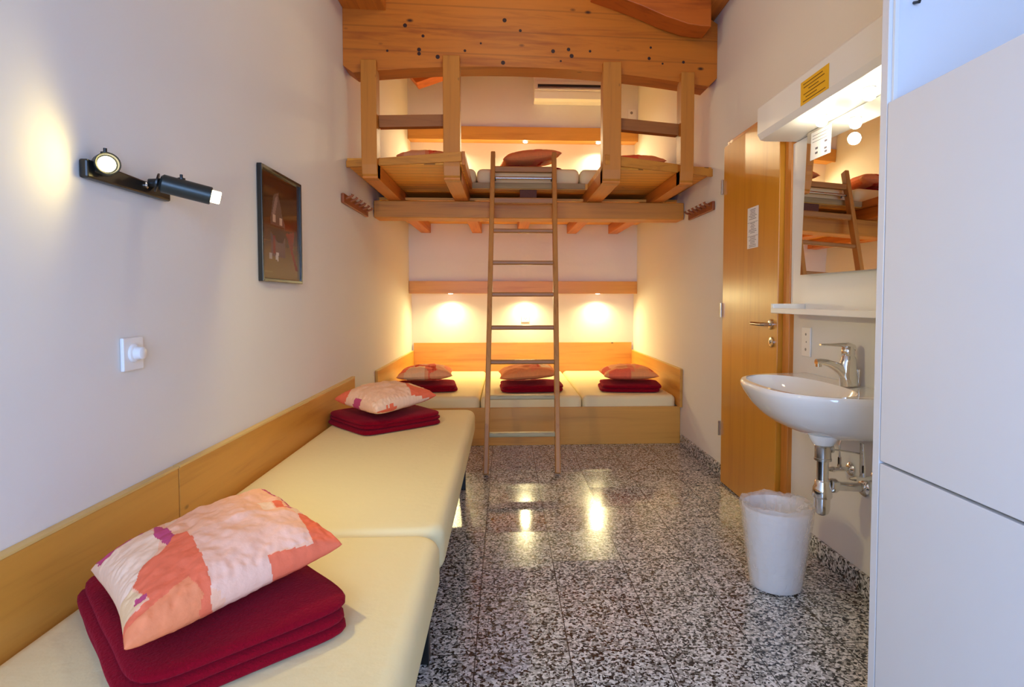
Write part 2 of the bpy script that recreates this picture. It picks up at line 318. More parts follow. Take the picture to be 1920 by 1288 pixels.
tag(link('roof_brace', bm, BEAMR), 'dark orange rounded rafter head crossing the beam at its right end', 'roof timber')
bm = bmesh.new(); sl = math.atan2(.093, .26)   # sloping rafter end by the back wall
prism(bm, [(-.845, 3.225), (.9, 3.225+1.745*.36), (.82, 3.40+1.745*.36), (-.99, 3.40)], 'Y', 5.75, 5.93, .004)
tag(link('roof_rafter', bm, BEAMR), 'sloping rafter with a cut end high by the loft back wall', 'roof timber')

# ------------------------------------------------------------------ sleeping loft
loft = thing('sleeping_loft', (.2, 5.1, 1.78), 'honey pine sleeping loft with posts, rails and boarded deck between the walls', 'loft bed')
link('cross_beam', B(XL+.004, XR-.004, 4.545, 4.74, 1.775, 1.905, bev=.006), WX, loft)
ph = {}   # posts (x0, x1, zbottom, ztop)
for x0, x1 in ((-.885, -.79), (-.385, -.28), (.63, .748), (1.145, 1.232)):
    yf = YF((x0+x1)/2)-.045
    zt = cam((x0+x1)/2)+.055
    bm = bmesh.new(); prism(bm, [(yf+.10, 1.905), (yf+.10, 2.0), (yf+.10, zt-.07), (yf+.05, zt), (yf, zt), (yf, 1.985), (yf+.012, 1.93), (yf+.03, 1.905)], 'X', x0, x1, .004)
    link('post', bm, WZ, loft)
    link('joist', B(x0, x1, yf+.02, 5.3, 1.906, 1.998, bev=.004), WY, loft)
# joists carrying the rear of the deck
for x in (-.82, -.29, .18, .70, 1.14):
    link('joist', B(x-.05, x+.05, 4.742, YU-.002, 1.845, 1.94, bev=.004), WY, loft)
link('rear_deck', B(XL+.003, XR-.003, 4.742, YU-.002, 1.942, 1.962), DECKW, loft)
link('joist_end', B(.115, .245, 4.545, 4.60, 1.907, 1.996, bev=.003), DARKEND, loft)['label'] = 'dark brown sawn joist end'
# decks: full width at the back, wings reaching out to the posts
bm = bmesh.new(); zd = 2.0
box(bm, XL+.003, XR-.003, 4.56, YU+.1, zd, zd+.045)
prism(bm, [(XL+.003, YF(XL)+.06), (-.27, 3.74), (-.27, 4.56), (XL+.003, 4.56)], 'Z', zd, zd+.045)
prism(bm, [(.64, 3.80), (XR-.003, YF(XR)+.08), (XR-.003, 4.56), (.64, 4.56)], 'Z', zd, zd+.045)
link('deck', bm, DECKW, loft)
def edge(pts, z0, z1, name='edge_board', mat=WX):
    bm = bmesh.new(); (xa, ya), (xb, yb) = pts; dx, dy = xb-xa, yb-ya; L_ = math.hypot(dx, dy); nx, ny = dy/L_*.022, -dx/L_*.022
    if len(z0) == 2: pass
    hexa(bm, [(xa, ya, z0[0]), (xb, yb, z0[1]), (xb+nx, yb+ny, z0[1]), (xa+nx, ya+ny, z0[0]), (xa, ya, z1[0]), (xb, yb, z1[1]), (xb+nx, yb+ny, z1[1]), (xa+nx, ya+ny, z1[0])], .002)
    return link(name, bm, mat, loft)
edge([(XL+.004, YF(XL)+.06), (-.27, 3.74)], (1.985, 2.015), (2.025, 2.075))
edge([(.64, 3.80), (XR-.004, YF(XR)+.08)], (2.02, 1.98), (2.085, 2.03))
edge([(-.272, 3.75), (-.272, 4.56)], (2.0, 2.0), (2.085, 2.05), mat=WY)
edge([(.662, 3.80), (.662, 4.56)], (2.0, 2.0), (2.09, 2.05), mat=WY)
link('edge_board', B(-.25, .62, 4.548, 4.562, 2.005, 2.048, bev=.002), wood('grey_edge_wood', srgb(176, 150, 118), srgb(140, 112, 84), 'X', 1, rough=.6), loft)
for x0, x1, za, zb in ((-.79, -.385, 2.232, 2.25), (.748, 1.145, 2.262, 2.235)):
    bm = bmesh.new(); bar(bm, (x0, YF(x0)+.035, za+.035), (x1, YF(x1)+.035, zb+.035), .06, .075, bev=.004); link('guard_rail', bm, RAILW, loft)

# ------------------------------------------------------------------ light pelmets on the back wall
def pelmet(z0, z1, label, cat_group, power, col):
    t = thing('light_pelmet', (.2, YU-.03, z0), label, 'light pelmet')
    link('board', B(XL+.002, XR-.002, YU-.022, YU-.001, z0, z1, bev=.002), PLY, t)
    link('soffit', B(XL+.002, XR-.002, YU, YB-.001, z0+.012, z0+.03), PLY, t)
    for x in (-.575, .216, .99):
        bm = bmesh.new(); lathe(bm, (x, YU+.055, z0+.014), (0, 0, -1), [(0, .036), (.010, .036), (.012, .026)]); s = link('spotlight', bm, SATIN, t, 35)
        bm = bmesh.new(); lathe(bm, (x, YU+.055, z0+.003), (0, 0, -1), [(0, .024), (.006, .022), (.009, .008)]); link('bulb', bm, BULBS, s, True)
        ld = bpy.data.lights.new('downlight', 'SPOT'); ld.energy = power; ld.color = col; ld.spot_size = R(172); ld.spot_blend = 1; ld.shadow_soft_size = .02
        lo = bpy.data.objects.new('downlight', ld); C.objects.link(lo); lo.location = (x, YU+.055, z0-.014); lo.rotation_euler = (R(-26), 0, 0)
    return t
pelmet(1.215, 1.345, 'pale pine board with three warm downlights above the lower beds', '', 42, (1, .86, .42))
pelmet(2.808, 2.945, 'orange pine board with warm downlights above the loft beds', '', 46, (1, .80, .46))

# ------------------------------------------------------------------ lower platform bed
pb = thing('platform_bed', (.2, 5.4, 0), 'wide built-in triple bed of pale pine boards filling the far end', 'bed')
link('front_board', B(XL+.002, XR-.002, 4.60, 4.625, 0, .298, bev=.002), PLY, pb)
link('slat_base', B(XL+.03, XR-.03, 4.63, 6.32, .12, .16), PLYY, pb)
link('headboard', B(XL+.022, XR-.022, YB-.022, YB-.001, .1, .688, bev=.002), PLY, pb)
for x0, x1 in ((XL+.001, XL+.022), (XR-.022, XR-.001)):
    s = link('side_board', B(x0, x1, 4.545, YB-.003, .30, .60, bev=.002), PLYY, pb)
    link('edging', B(x0, x1, 4.55, YB-.003, .6005, .606), EDGE, s)

# ------------------------------------------------------------------ soft goods
def cushion(bm, x0, x1, y0, y1, z0, z1, r=.05, n=5, sag=.0, seed=0, wob=0):
    """mattress: rounded slab, fine top grid"""
    NX, NY = 14, 26
    box(bm, x0, x1, y0, y1, z0, z1)
    bmesh.ops.bevel(bm, geom=list(bm.edges), offset=r, segments=n, profile=.5, affect='EDGES')
def mattress(x0, x1, y0, y1, z0, z1, label, group, r=.045, tilt=0):
    bm = bmesh.new(); cushion(bm, x0, x1, y0, y1, z0, z1, r)
    bmesh.ops.subdivide_edges(bm, edges=[e for e in bm.edges if e.calc_length() > .25], cuts=8, use_grid_fill=True)
    cx, cy = (x0+x1)/2, (y0+y1)/2
    for v in bm.verts:
        if v.co.z > (z0+z1)/2:
            nz = noise.noise(Vector((v.co.x*2.2, v.co.y*1.7, z0*9)))
            v.co.z += nz*.006+tilt*(v.co.x-cx)
    o = link('mattress', bm, SHEET, None, 60); return tag(o, label, 'mattress', group)
for x0, x1, l in ((XL+.03, -.203, 'cream mattress at the left of the far triple bed'), (-.197, .612, 'cream mattress in the middle of the far triple bed behind the ladder'), (.618, XR-.028, 'cream mattress at the right of the far triple bed')):
    mattress(x0, x1, 4.632, 6.31, .162, .385, l, 'mattresses on the far platform bed', .04)
for x0, x1, l in ((XL+.01, -.224, 'pale mattress on the loft, leftmost, its end seen beside the left inner post'), (-.219, .583, 'pale mattress on the loft directly behind the ladder top'), (.588, XR-.01, 'pale mattress on the loft, rightmost, behind the right inner post')):
    mattress(x0, x1, 4.60, 6.28, 2.048, 2.172, l, 'mattresses on the loft', .045)

def blanket(cx, cy, z, w, d_, h, rot, label, group, layers=4, seed=1, sx=0):
    """folded fleece: stacked rounded folds"""
    bm = bmesh.new(); NZ = layers*6; rings = []; n = 96
    def outline(t, ins, s):
        a = 2*math.pi*t; e = 8+2*math.sin(s)
        ca, sa = math.cos(a), math.sin(a)
        r_ = (abs(ca)**e+abs(sa)**e)**(-1/e)
        return Vector(((w/2-ins)*r_*ca, (d_/2-ins)*r_*sa, 0))
    for k in range(NZ+1):
        f = k/NZ; lay = min(layers-1, int(f*layers)); ph_ = f*layers-lay
        ridge = (1-abs(math.sin(math.pi*ph_)))**1.6*.010
        offx = .010*math.sin(lay*2.1+seed); offy = .010*math.cos(lay*1.7+seed*2)
        ring = []
        for i in range(n):
            t = i/n; p = outline(t, ridge+(.012 if k in (0, NZ) else 0), lay+seed); 
            # the folded side (-y, -x) shows smooth rolls, others open layers
            nn = noise.noise(Vector((p.x*6+seed*3, p.y*6, lay*3.3)))
            p *= 1+nn*.02
            zz = z+h*f*(1+.10*noise.noise(Vector((p.x*3+seed, p.y*3, 5))))
            ring.append(bm.verts.new((p.x+offx, p.y+offy, zz)))
        rings.append(ring)
    for a, b_ in zip(rings, rings[1:]):
        for i in range(n): bm.faces.new((a[i], a[(i+1) % n], b_[(i+1) % n], b_[i]))
    prev = rings[-1]
    for s in (.93, .8, .6, .4, .2, .06):   # top
        ring = [bm.verts.new((v.co.x*s, v.co.y*s, z+h+.006*(1-s)+.010*noise.noise(Vector((v.co.x*s*5+seed, v.co.y*s*5, 2))))) for v in rings[-1]]
        for i in range(n): bm.faces.new((prev[i], prev[(i+1) % n], ring[(i+1) % n], ring[i]))
        prev = ring
    bm.faces.new(prev); bm.faces.new(rings[0])
    bmesh.ops.rotate(bm, verts=bm.verts, cent=(0, 0, 0), matrix=Matrix.Rotation(R(rot), 3, 'Z'))
    bmesh.ops.translate(bm, verts=bm.verts, vec=(cx, cy, 0))
    return tag(link('blanket', bm, MAROON, None, 60, origin=(cx, cy, z)), label, 'blanket', group)

def inside(p, poly):
    x, y = p; c = False; j = len(poly)-1
    for i in range(len(poly)):
        xi, yi = poly[i]; xj, yj = poly[j]
        if (yi > y) != (yj > y) and x < (xj-xi)*(y-yi)/(yj-yi)+xi: c = not c
        j = i
    return c
PEACH = srgb(247, 184, 146); PINKW = srgb(247, 206, 172); LIL = srgb(246, 190, 160); CORAL = srgb(242, 116, 80); MAG = srgb(196, 76, 112); ORP = srgb(243, 140, 92); SAND = srgb(243, 200, 150)
PAT1 = [(LIL, [(.42, .40), (.76, .44), (.95, .62), (.87, .93), (.66, .89), (.60, 1.1), (.44, 1.1), (.36, .92), (.38, .5)]),
        (PINKW, [(-.1, -.1), (.26, -.1), (.30, .22), (.24, .42), (.08, .62), (.0, .85), (-.1, .9)]), (SAND, [(-.1, .7), (.08, .62), (.12, .80), (0, .86), (-.1, .9)]),
        (MAG, [(.02, -.05), (.24, -.05), (.26, .02), (.14, .05), (.03, .10)]), (MAG, [(.31, .02), (.34, .16), (.345, .36), (.29, .40), (.27, .22)]), (PINKW, [(.37, -.02), (.41, -.02), (.42, .07), (.35, .12)]),
        (CORAL, [(.24, .47), (.35, .32), (.40, .35), (.40, .54), (.37, .90), (.30, 1.1), (-.1, 1.1), (-.1, .93), (.02, .85), (.13, .82), (.09, .62), (.16, .47)]),
        (ORP, [(.1, .88), (.3, .80), (.32, .95), (.2, 1.1), (-.1, 1.1), (-.1, .95)]), (MAG, [(.08, .74), (.13, .76), (.12, .80), (.07, .79)]),
        (CORAL, [(.64, .89), (.86, .95), (.95, .62), (.98, .6), (1.1, .6), (1.1, 1.1), (.6, 1.1)]), (MAG, [(.95, -.1), (1.1, -.1), (1.1, .4), (.98, .45), (.97, .2)]), (PINKW, [(.93, .55), (1.1, .50), (1.1, .58), (.95, .62)]), (MAG, [(.93, .48), (1.1, .44), (1.1, .5), (.94, .54)]),
        (CORAL, [(.91, .36), (.96, .39), (.93, .52), (.88, .49)]), (PINKW, [(.83, .32), (.90, .36), (.87, .49), (.81, .45)])]
PAT2 = [(CORAL, [(.83, .30), (.90, .12), (1.1, .10), (1.1, 1.1), (.62, .93), (.84, .45)]), (SAND, [(.88, .44), (1.0, .40), (1.0, .74), (.90, .84), (.84, .6)]),
        (CORAL, [(-.1, -.1), (.40, -.1), (.22, .06), (.05, .22), (-.1, .25)]), (MAG, [(.78, -.1), (.86, -.1), (.90, .26), (.82, .30)]), (PINKW, [(.05, .80), (.5, .9), (.9, 1.0), (.9, 1.1), (.0, 1.1)]), (CORAL, [(.0, 1.0), (.3, .96), (.45, 1.1), (-.1, 1.1)]), (MAG, [(-.1, .42), (.05, .40), (.05, .55), (-.1, .6)])]
RED = srgb(214, 78, 44)
PAT3 = [(CORAL, [(-.1, .5), (.2, .35), (.28, .6), (.2, .9), (-.1, .9)]), (RED, [(.30, .52), (.52, .50), (.52, .64), (.30, .66)]), (CORAL, [(.55, .3), (.68, .28), (.72, .9), (.58, 1.0), (.5, .8)]), (ORP, [(.85, .2), (1.1, .2), (1.1, .9), (.88, .8)]), (RED, [(.62, .55), (.70, .5), (.71, .9), (.63, .9)]), (SAND, [(.2, .7), (.5, .7), (.5, 1.1), (.1, 1.1)])]
PAT4 = [(ORP, [(.55, .2), (.66, .25), (.70, .9), (.55, .95), (.50, .6)]), (RED, [(.62, .5), (.68, .4), (.74, .62), (.68, .85)]), (CORAL, [(.66, .22), (.86, .12), (.88, .22), (.68, .34)]), (SAND, [(.7, .4), (.9, .4), (.9, .8), (.72, .8)])]
PAT5 = [(RED, [(-.1, .3), (.1, .3), (.13, .8), (-.1, .8)]), (ORP, [(.46, .1), (.56, .1), (.57, .95), (.46, .95)]), (ORP, [(.56, .15), (.78, .3), (.8, .6), (.62, .85), (.60, .7), (.72, .45)]), (CORAL, [(.1, .86), (.5, .84), (.5, 1.1), (.1, 1.1)]), (RED, [(.86, .6), (1.1, .55), (1.1, .85), (.88, .88)])]
def pillow(corners, zc_, top, bot, pat, base, label, group, n=44, seed=0, flat=.5, puff=.5, zcor=(0, 0, 0, 0)):
    """corners A,B,C,D (u along A->B, v along A->D); top/bot = half thicknesses above and below the seam"""
    A, B_, C_, D = [Vector((p[0], p[1], 0)) for p in corners]
    for q, dz in zip((A, B_, C_, D), zcor): q.z = dz
    bm = bmesh.new(); lay = bm.loops.layers.float_color.new('print'); cen = (A+B_+C_+D)/4
    def P(u, v, s):
        # edges pulled in between the corners
        pin = .035
        uu = u+pin*math.sin(math.pi*v)*(1-2*u)*(1 if True else 0); vv = v+pin*math.sin(math.pi*u)*(1-2*v)
        q = A*(1-uu)*(1-vv)+B_*uu*(1-vv)+C_*uu*vv+D*(1-uu)*vv
        a, b_ = 1-abs(2*u-1)**2.6, 1-abs(2*v-1)**2.6
        hgt = (max(a, 0)*max(b_, 0))**puff
        w = noise.noise(Vector((u*7+seed, v*7, s*3)))*.010+noise.noise(Vector((u*17+seed, v*17, s*3)))*.004
        edge_ = min(u, v, 1-u, 1-v); w2 = noise.noise(Vector((u*30+seed, v*30, 7)))*.006*max(0, 1-edge_*7)*min(1, edge_*30)
        z = (top if s > 0 else -bot)*hgt+(w*hgt+w2)*(1 if s > 0 else .3)
        return Vector((q.x, q.y, zc_+q.z+z))
    g = {}
    for s in (1, -1):
        for i in range(n+1):
            for j in range(n+1):
                e = i in (0, n) or j in (0, n)
                if s < 0 and e: g[(s, i, j)] = g[(1, i, j)]
                else: g[(s, i, j)] = bm.verts.new(P(i/n, j/n, s))
    for s in (1, -1):
        for i in range(n):
            for j in range(n):
                vs = [g[(s, i, j)], g[(s, i+1, j)], g[(s, i+1, j+1)], g[(s, i, j+1)]]
                f = bm.faces.new(vs); u, v = (i+.5)/n, (j+.5)/n
                wj = (noise.noise(Vector((u*25, v*25, seed)))*.006, noise.noise(Vector((u*25, v*25, seed+9)))*.006)
                hh = (max(1-abs(2*u-1)**2.6, 0)*max(1-abs(2*v-1)**2.6, 0))**puff; par = .06 if n > 60 and s > 0 else 0
                c = base
                for col, pl in pat:
                    if inside((u+wj[0]+par*hh, v+wj[1]-2.2*par*hh), pl): c = col
                k = 1+.05*noise.noise(Vector((u*40, v*40, seed)))
                if c in (CORAL, ORP): k += .07*noise.noise(Vector((u*18, v*50, seed)))
                for lp in f.loops: lp[lay] = (min(1, c[0]*k), min(1, c[1]*k), min(1, c[2]*k), 1)
    org = Vector((cen.x, cen.y, zc_-bot))
    return tag(link('pillow', bm, PRINT, None, True, origin=org), label, 'pillow', group)

# single beds along the left wall: black metal frames
def bed_frame(y0, y1, label):
    t = thing('bed_frame', ((XL-.18)/2, (y0+y1)/2, 0), label, 'bed frame', 'single beds on the left')
    bm = bmesh.new()
    for x in (-.965, -.235): bar(bm, (x, y0+.05, .275), (x, y1-.05, .275), .035, .04)
    for y in (y0+.07, y1-.07): bar(bm, (-.965, y, .275), (-.235, y, .275), .035, .04)
    link('frame', bm, BLACK, t)
    link('slat_base', B(-.98, -.22, y0+.03, y1-.03, .296, .312), PLYY, t)
    for x in (-.955, -.262):
        for y in (y0+.10, y1-.15): link('leg', B(x-.02, x+.02, y-.02, y+.02, 0, .256, bev=.003), BLACK, t)
    return t
bed_frame(1.74, 3.70, 'black metal bed frame with legs under the farther single mattress by the left wall')
bed_frame(-.30, 1.70, 'black metal bed frame under the nearer single mattress at the lower left')
SG = 'mattresses on the single beds at the left'
def soft_mattress(y0, y1, label):
    bm = bmesh.new(); x0, x1, z0, z1 = XL+.024, -.188, .313, .462
    box(bm, x0, x1, y0, y1, z0, z1)
    ve = [e for e in bm.edges if abs(e.verts[0].co.z-e.verts[1].co.z) > .05]
    bmesh.ops.bevel(bm, geom=ve, offset=.075, segments=7, profile=.5, affect='EDGES')
    te = [e for e in bm.edges if e.verts[0].co.z > z1-.001 and e.verts[1].co.z > z1-.001] + [e for e in bm.edges if e.verts[0].co.z < z0+.001 and e.verts[1].co.z < z0+.001]
    bmesh.ops.bevel(bm, geom=te, offset=.038, segments=6, profile=.5, affect='EDGES')
    return tag(link('mattress', bm, SHEET, None, 60), label, 'mattress', SG)
m_far = soft_mattress(1.735, 3.70, 'cream mattress farther along the left wall, before the triple bed')
m_near = soft_mattress(-.30, 1.728, 'cream mattress nearest the viewer at the lower left')
# wall boards behind the single beds
for y0, y1, l in ((1.795, 3.86, 'long pale pine board fixed along the left wall behind the farther bed'), (-.30, 1.79, 'long pale pine board fixed along the left wall behind the nearer bed')):
    t = tag(link('wall_board', B(XL+.001, XL+.022, y0, y1, .33, .645, bev=.002), PLYY), l, 'wall board', 'boards behind the single beds')
    link('edging', B(XL+.001, XL+.023, y0+.002, y1, .6455, .652), EDGE, t)

BG1, PG1 = 'folded maroon blankets', 'patterned pillows'
blanket(-.64, 1.285, .463, .54, .40, .060, -48, 'folded maroon fleece blanket on the nearest mattress at the lower left', BG1, 3, 1)
blanket(-.675, 3.29, .463, .48, .48, .066, -50, 'folded maroon fleece blanket on the farther left wall bed', BG1, 3, 2)
pillow([(-.88, 1.27), (-.69, 1.70), (-.37, 1.33), (-.62, .965)], .606, .076, .050, PAT1, PEACH, 'large peach and coral patchwork pillow on the nearest blanket', PG1, n=200, puff=.40, seed=1, zcor=(-.03, -.01, -.01, -.025))
pillow([(-.93, 3.23), (-.71, 3.66), (-.39, 3.33), (-.635, 2.89)], .608, .078, .050, PAT2, srgb(246, 196, 158), 'peach pillow with coral corners on the farther left wall bed', PG1, n=110, puff=.42, seed=2, zcor=(0, 0, 0, -.01))
bl = [blanket(-.665, 5.02, .388, .50, .42, .056, 8, 'folded maroon blanket on the left mattress of the far triple bed', BG1, 2, 3),
      blanket(.225, 4.99, .388, .52, .42, .056, 3, 'folded maroon blanket on the middle mattress of the far triple bed', BG1, 2, 4),
      blanket(1.06, 4.96, .388, .50, .42, .056, -6, 'folded maroon blanket on the right mattress of the far triple bed', BG1, 2, 5)]
def sq(cx, cy, w, d_, rot):
    c, s = math.cos(R(rot)), math.sin(R(rot))
    return [(cx+x*c-y*s, cy+x*s+y*c) for x, y in ((-w/2, d_/2), (w/2, d_/2), (w/2, -d_/2), (-w/2, -d_/2))]
pl = [pillow(sq(-.675, 5.02, .46, .40, 4), .514, .078, .046, PAT3, srgb(240, 168, 116), 'peach pillow with red marks at the left of the far triple bed', PG1, seed=3, zcor=(0, .01, .01, 0)),
      pillow(sq(.19, 5.02, .49, .40, 2), .512, .078, .046, PAT4, srgb(240, 152, 88), 'orange pillow in the middle of the far triple bed behind the ladder', PG1, seed=4, zcor=(0, .03, .02, -.01)),
      pillow(sq(1.055, 5.0, .46, .40, -2), .514, .078, .046, PAT5, srgb(240, 160, 98), 'orange pillow at the right of the far triple bed', PG1, seed=5)]
def copy_to(o, dx, dy, dz, rz, label, group=None):
    c = o.copy(); C.objects.link(c); c.location = Vector(o.location)+Vector((dx, dy, dz)); c.rotation_euler = (0, 0, R(rz)); c['label'] = label
    if group: c['group'] = group
    return c
LZ = 2.175-.388
copy_to(bl[0], 0, -.02, LZ, 6, 'folded maroon blanket under the leftmost loft pillow'); copy_to(bl[1], -.02, 0, LZ, 5, 'folded maroon blanket on the loft above the ladder'); copy_to(bl[2], .03, .05, LZ, 10, 'folded maroon blanket under the rightmost loft pillow')
copy_to(pl[0], .02, -.02, LZ, 0, 'orange pillow on the loft between the two left posts', 'pillows up on the loft'); pm = copy_to(pl[1], .02, -.02, LZ-.0, 0, 'orange pillow on the loft in the middle above the ladder', 'pillows up on the loft'); copy_to(pl[2], .06, .05, LZ, 0, 'orange pillow on the loft between the two right posts', 'pillows up on the loft')
pm.rotation_euler = (0, R(-4), R(4)); pm.location.z += .012

# ------------------------------------------------------------------ ladder
lad = thing('ladder', (.12, 3.8, 0), 'tall wooden ladder leaning up against the sleeping loft', 'ladder')
k_ = (4.44-3.79)/1.91
LY = lambda z: 3.79+k_*z
for xa, xb in ((-.127, -.089), (.343, .379)):
    bm = bmesh.new(); bar(bm, (xa, LY(0), .012), (xb, LY(2.275), 2.275), .034, .062, up=(0, 1, -k_), bev=.006)
    for v in bm.verts:
        if v.co.z < .03: v.co.z = max(v.co.z, 0)
    link('rail', bm, LADW, lad)
for i, z in enumerate((.254, .49, .722, .955, 1.188, 1.418, 1.657, 1.891, 2.142)):
    f = z/2.275; xa, xb = -.127+.038*f, .343+.036*f
    bm = bmesh.new(); w_ = .045 if i in (7, 8) else .03
    bar(bm, (xa+.01, LY(z), z), (xb-.01, LY(z), z), .042, w_, up=(0, 0, 1), bev=.008)
    r = link('rung', bm, RUNGWORN if i < 2 else RUNGW, lad)
    if i < 2: r['label'] = 'rung worn to grey wood'
bm = bmesh.new(); tube(bm, [(-.08, LY(2.03)+.02, 2.075), (.36, LY(2.03)+.02, 2.075)], .010, 10); link('hanging_bar', bm, SATIN, lad, 35)
for x in (-.075, .36):
    bm = bmesh.new(); tube(bm, [(x, LY(2.0)+.02, 2.07), (x, LY(2.0)+.05, 2.085), (x, LY(2.0)+.085, 2.083), (x, LY(2.0)+.09, 2.062)], .006, 8); link('hook', bm, BLACK, lad, 35)

# ------------------------------------------------------------------ coat racks
def coat_rack(xw, sgn, y0, y1, z, label):
    t = thing('coat_hook_rail', (xw, (y0+y1)/2, z), label, 'coat rack', 'coat racks on the side walls')
    bm = bmesh.new(); xa, xb = sorted((xw+sgn*.001, xw+sgn*.02)); box(bm, xa, xb, y0, y1, z-.03, z+.03, .005); link('board', bm, HOOKW, t)
    for i in range(6):
        y = y0+.05+(y1-y0-.1)*i/5; bm = bmesh.new(); tube(bm, [(xw+sgn*.018, y, z+.005), (xw+sgn*.055, y, z+.018), (xw+sgn*.06, y, z+.03)], [.008, .007, .010], 10); link('peg', bm, HOOKW, t, 35)
coat_rack(XL, 1, 3.66, 4.30, 1.772, 'small wooden peg rail on the left wall beside the loft')
coat_rack(XR, -1, 3.87, 4.39, 1.778, 'small wooden peg rail on the right wall between loft and door')

# ------------------------------------------------------------------ wall lamp
wlmp = thing('wall_lamp', (XL, 1.61, 1.45), 'black wall lamp with two lit cylinder spots on the left wall', 'lamp')
bm = bmesh.new(); hexa(bm, [(XL+.001, 1.44, 1.437), (XL+.022, 1.44, 1.437), (XL+.022, 1.785, 1.437), (XL+.001, 1.785, 1.437), (XL+.001, 1.44, 1.482), (XL+.022, 1.44, 1.482), (XL+.022, 1.785, 1.470), (XL+.001, 1.785, 1.470)], .005)
link('rail', bm, BLACK, wlmp)
for y in (1.475, 1.665):
    bm = bmesh.new(); lathe(bm, (XL+.021, y, 1.462), (1, 0, 0), [(0, .008), (.004, .008), (.007, .004)]); link('screw', bm, CHROME, wlmp, 35)
def lamp_head(base, axis, L_, r_, name_bulb, out):
    base = Vector(base); ax = Vector(axis).normalized()
    bm = bmesh.new(); lathe(bm, base, ax, [(0, r_*.75), (.006, r_), (L_, r_), (L_+.002, r_*.94), (L_, r_*.86), (L_-.02, r_*.80), (L_-.022, .001)], 28, cap=False); bm.faces.new([v for v in list(bm.verts)[:28]])
    h = link('lamp_head', bm, BLACKG, wlmp, 35)
    bm = bmesh.new(); lathe(bm, base+ax*(L_-.018), ax, [(0, r_*.70), (.018+out, r_*.70), (.020+out, r_*.6)], 24); link('bulb', bm, BULB, h, 35)
    bm = bmesh.new(); p = base+ax*(L_*.42)+Vector((0, 0, r_)); lathe(bm, p-Vector((0, 0, .003)), (0, 0, 1), [(0, .010), (.006, .010), (.007, .004), (.016, .004)], 12); link('knob', bm, BLACK, h, 35)
    return h
a1 = Vector((.68, -.73, -.06)).normalized()
lamp_head((XL+.020, 1.50, 1.478), a1, .050, .0265, 'b', -.012)
bm = bmesh.new(); tube(bm, [(XL+.02, 1.502, 1.473), (XL+.034, 1.50, 1.475)], .012, 12); link('joint', bm, BLACK, wlmp, 35)
a2 = Vector((.86, .42, -.20)).normalized()
lamp_head((XL+.045, 1.69, 1.474), a2, .125, .0255, 'b', .024)
bm = bmesh.new(); tube(bm, [(XL+.02, 1.685, 1.472), (XL+.05, 1.688, 1.474)], .012, 12); lathe(bm, (XL+.038, 1.685, 1.474), a2, [(0, .026), (.004, .026)]); link('joint', bm, BLACK, wlmp, 35)
def spot(loc, direction, e, size, blend=.5, col=(1, .76, .40), soft=.02):
    ld = bpy.data.lights.new('lamp_spot', 'SPOT'); ld.energy = e; ld.color = col; ld.spot_size = R(size); ld.spot_blend = blend; ld.shadow_soft_size = soft
    o = bpy.data.objects.new('lamp_spot', ld); C.objects.link(o); o.location = loc; o.rotation_euler = Vector(direction).to_track_quat('-Z', 'Y').to_euler(); return o
p1 = Vector((XL+.020, 1.50, 1.478))+a1*.056; spot(p1, Vector((.42, -.9, -.04)), 3.4, 180, .45, (1, .80, .28), .06)
p2 = Vector((XL+.045, 1.69, 1.474))+a2*.155; spot(p2, a2, 30, 178, .4, (1, .86, .42))

# ------------------------------------------------------------------ dimmer, picture, sockets
t = thing('dimmer_switch', (XL, 1.61, .955), 'square white rotary dimmer switch on the left wall below the lamp', 'switch')
link('plate', B(XL+.001, XL+.011, 1.57, 1.655, .962, 1.05, bev=.003), WHITEPL, t)
bm = bmesh.new(); lathe(bm, (XL+.011, 1.612, 1.008), (1, 0, 0), [(0, .025), (.006, .024), (.008, .018), (.024, .016), (.026, .013)]); link('knob', bm, WHITEPL, t, 35)
t = thing('framed_picture', (XL, 2.667, 1.225), 'framed dark brown photograph of a gabled house on the left wall', 'picture')
y0, y1, z0, z1 = 2.435, 2.90, 1.226, 1.702
bm = bmesh.new(); fw = .014
box(bm, XL+.002, XL+.022, y0, y0+fw, z0, z1, .002); box(bm, XL+.002, XL+.022, y1-fw, y1, z0, z1, .002); box(bm, XL+.002, XL+.022, y0+fw, y1-fw, z0, z0+fw, .002); box(bm, XL+.002, XL+.022, y0+fw, y1-fw, z1-fw, z1, .002)
link('frame', bm, BLACK, t)
bm = bmesh.new(); lay = bm.loops.layers.float_color.new('print'); n = 70
DK = srgb(70, 44, 30)
PP = [(srgb(108, 84, 74), [(.22, .22), (.22, .58), (.30, .80), (.42, .84), (.52, .62), (.58, .55), (.58, .22)]), (srgb(150, 120, 108), [(.26, .62), (.34, .78), (.40, .80), (.40, .76), (.33, .62)]), (srgb(196, 170, 150), [(.27, .55), (.35, .55), (.35, .61), (.27, .61)]), (srgb(196, 170, 150), [(.44, .53), (.51, .53), (.51, .60), (.44, .60)]),
      (srgb(62, 44, 34), [(.22, .44), (.38, .36), (.52, .36), (.60, .44), (.56, .52), (.22, .52)]), (srgb(132, 58, 44), [(.27, .24), (.33, .24), (.33, .42), (.27, .42)]), (srgb(172, 160, 150), [(.17, .19), (.24, .19), (.25, .25), (.18, .25)]), (srgb(200, 190, 180), [(.33, .19), (.40, .17), (.41, .26), (.34, .26)]),
      (srgb(128, 52, 36), [(.60, .46), (.85, .50), (.80, .30), (.95, .10), (.88, .10), (.66, .40)]), (srgb(96, 40, 30), [(.58, .56), (.86, .58), (.86, .50), (.60, .50)]), (srgb(84, 56, 40), [(.55, .66), (.78, .60), (.70, .74), (.60, .76)]), (srgb(150, 130, 80), [(.04, .055), (.24, .055), (.24, .065), (.04, .065)])]
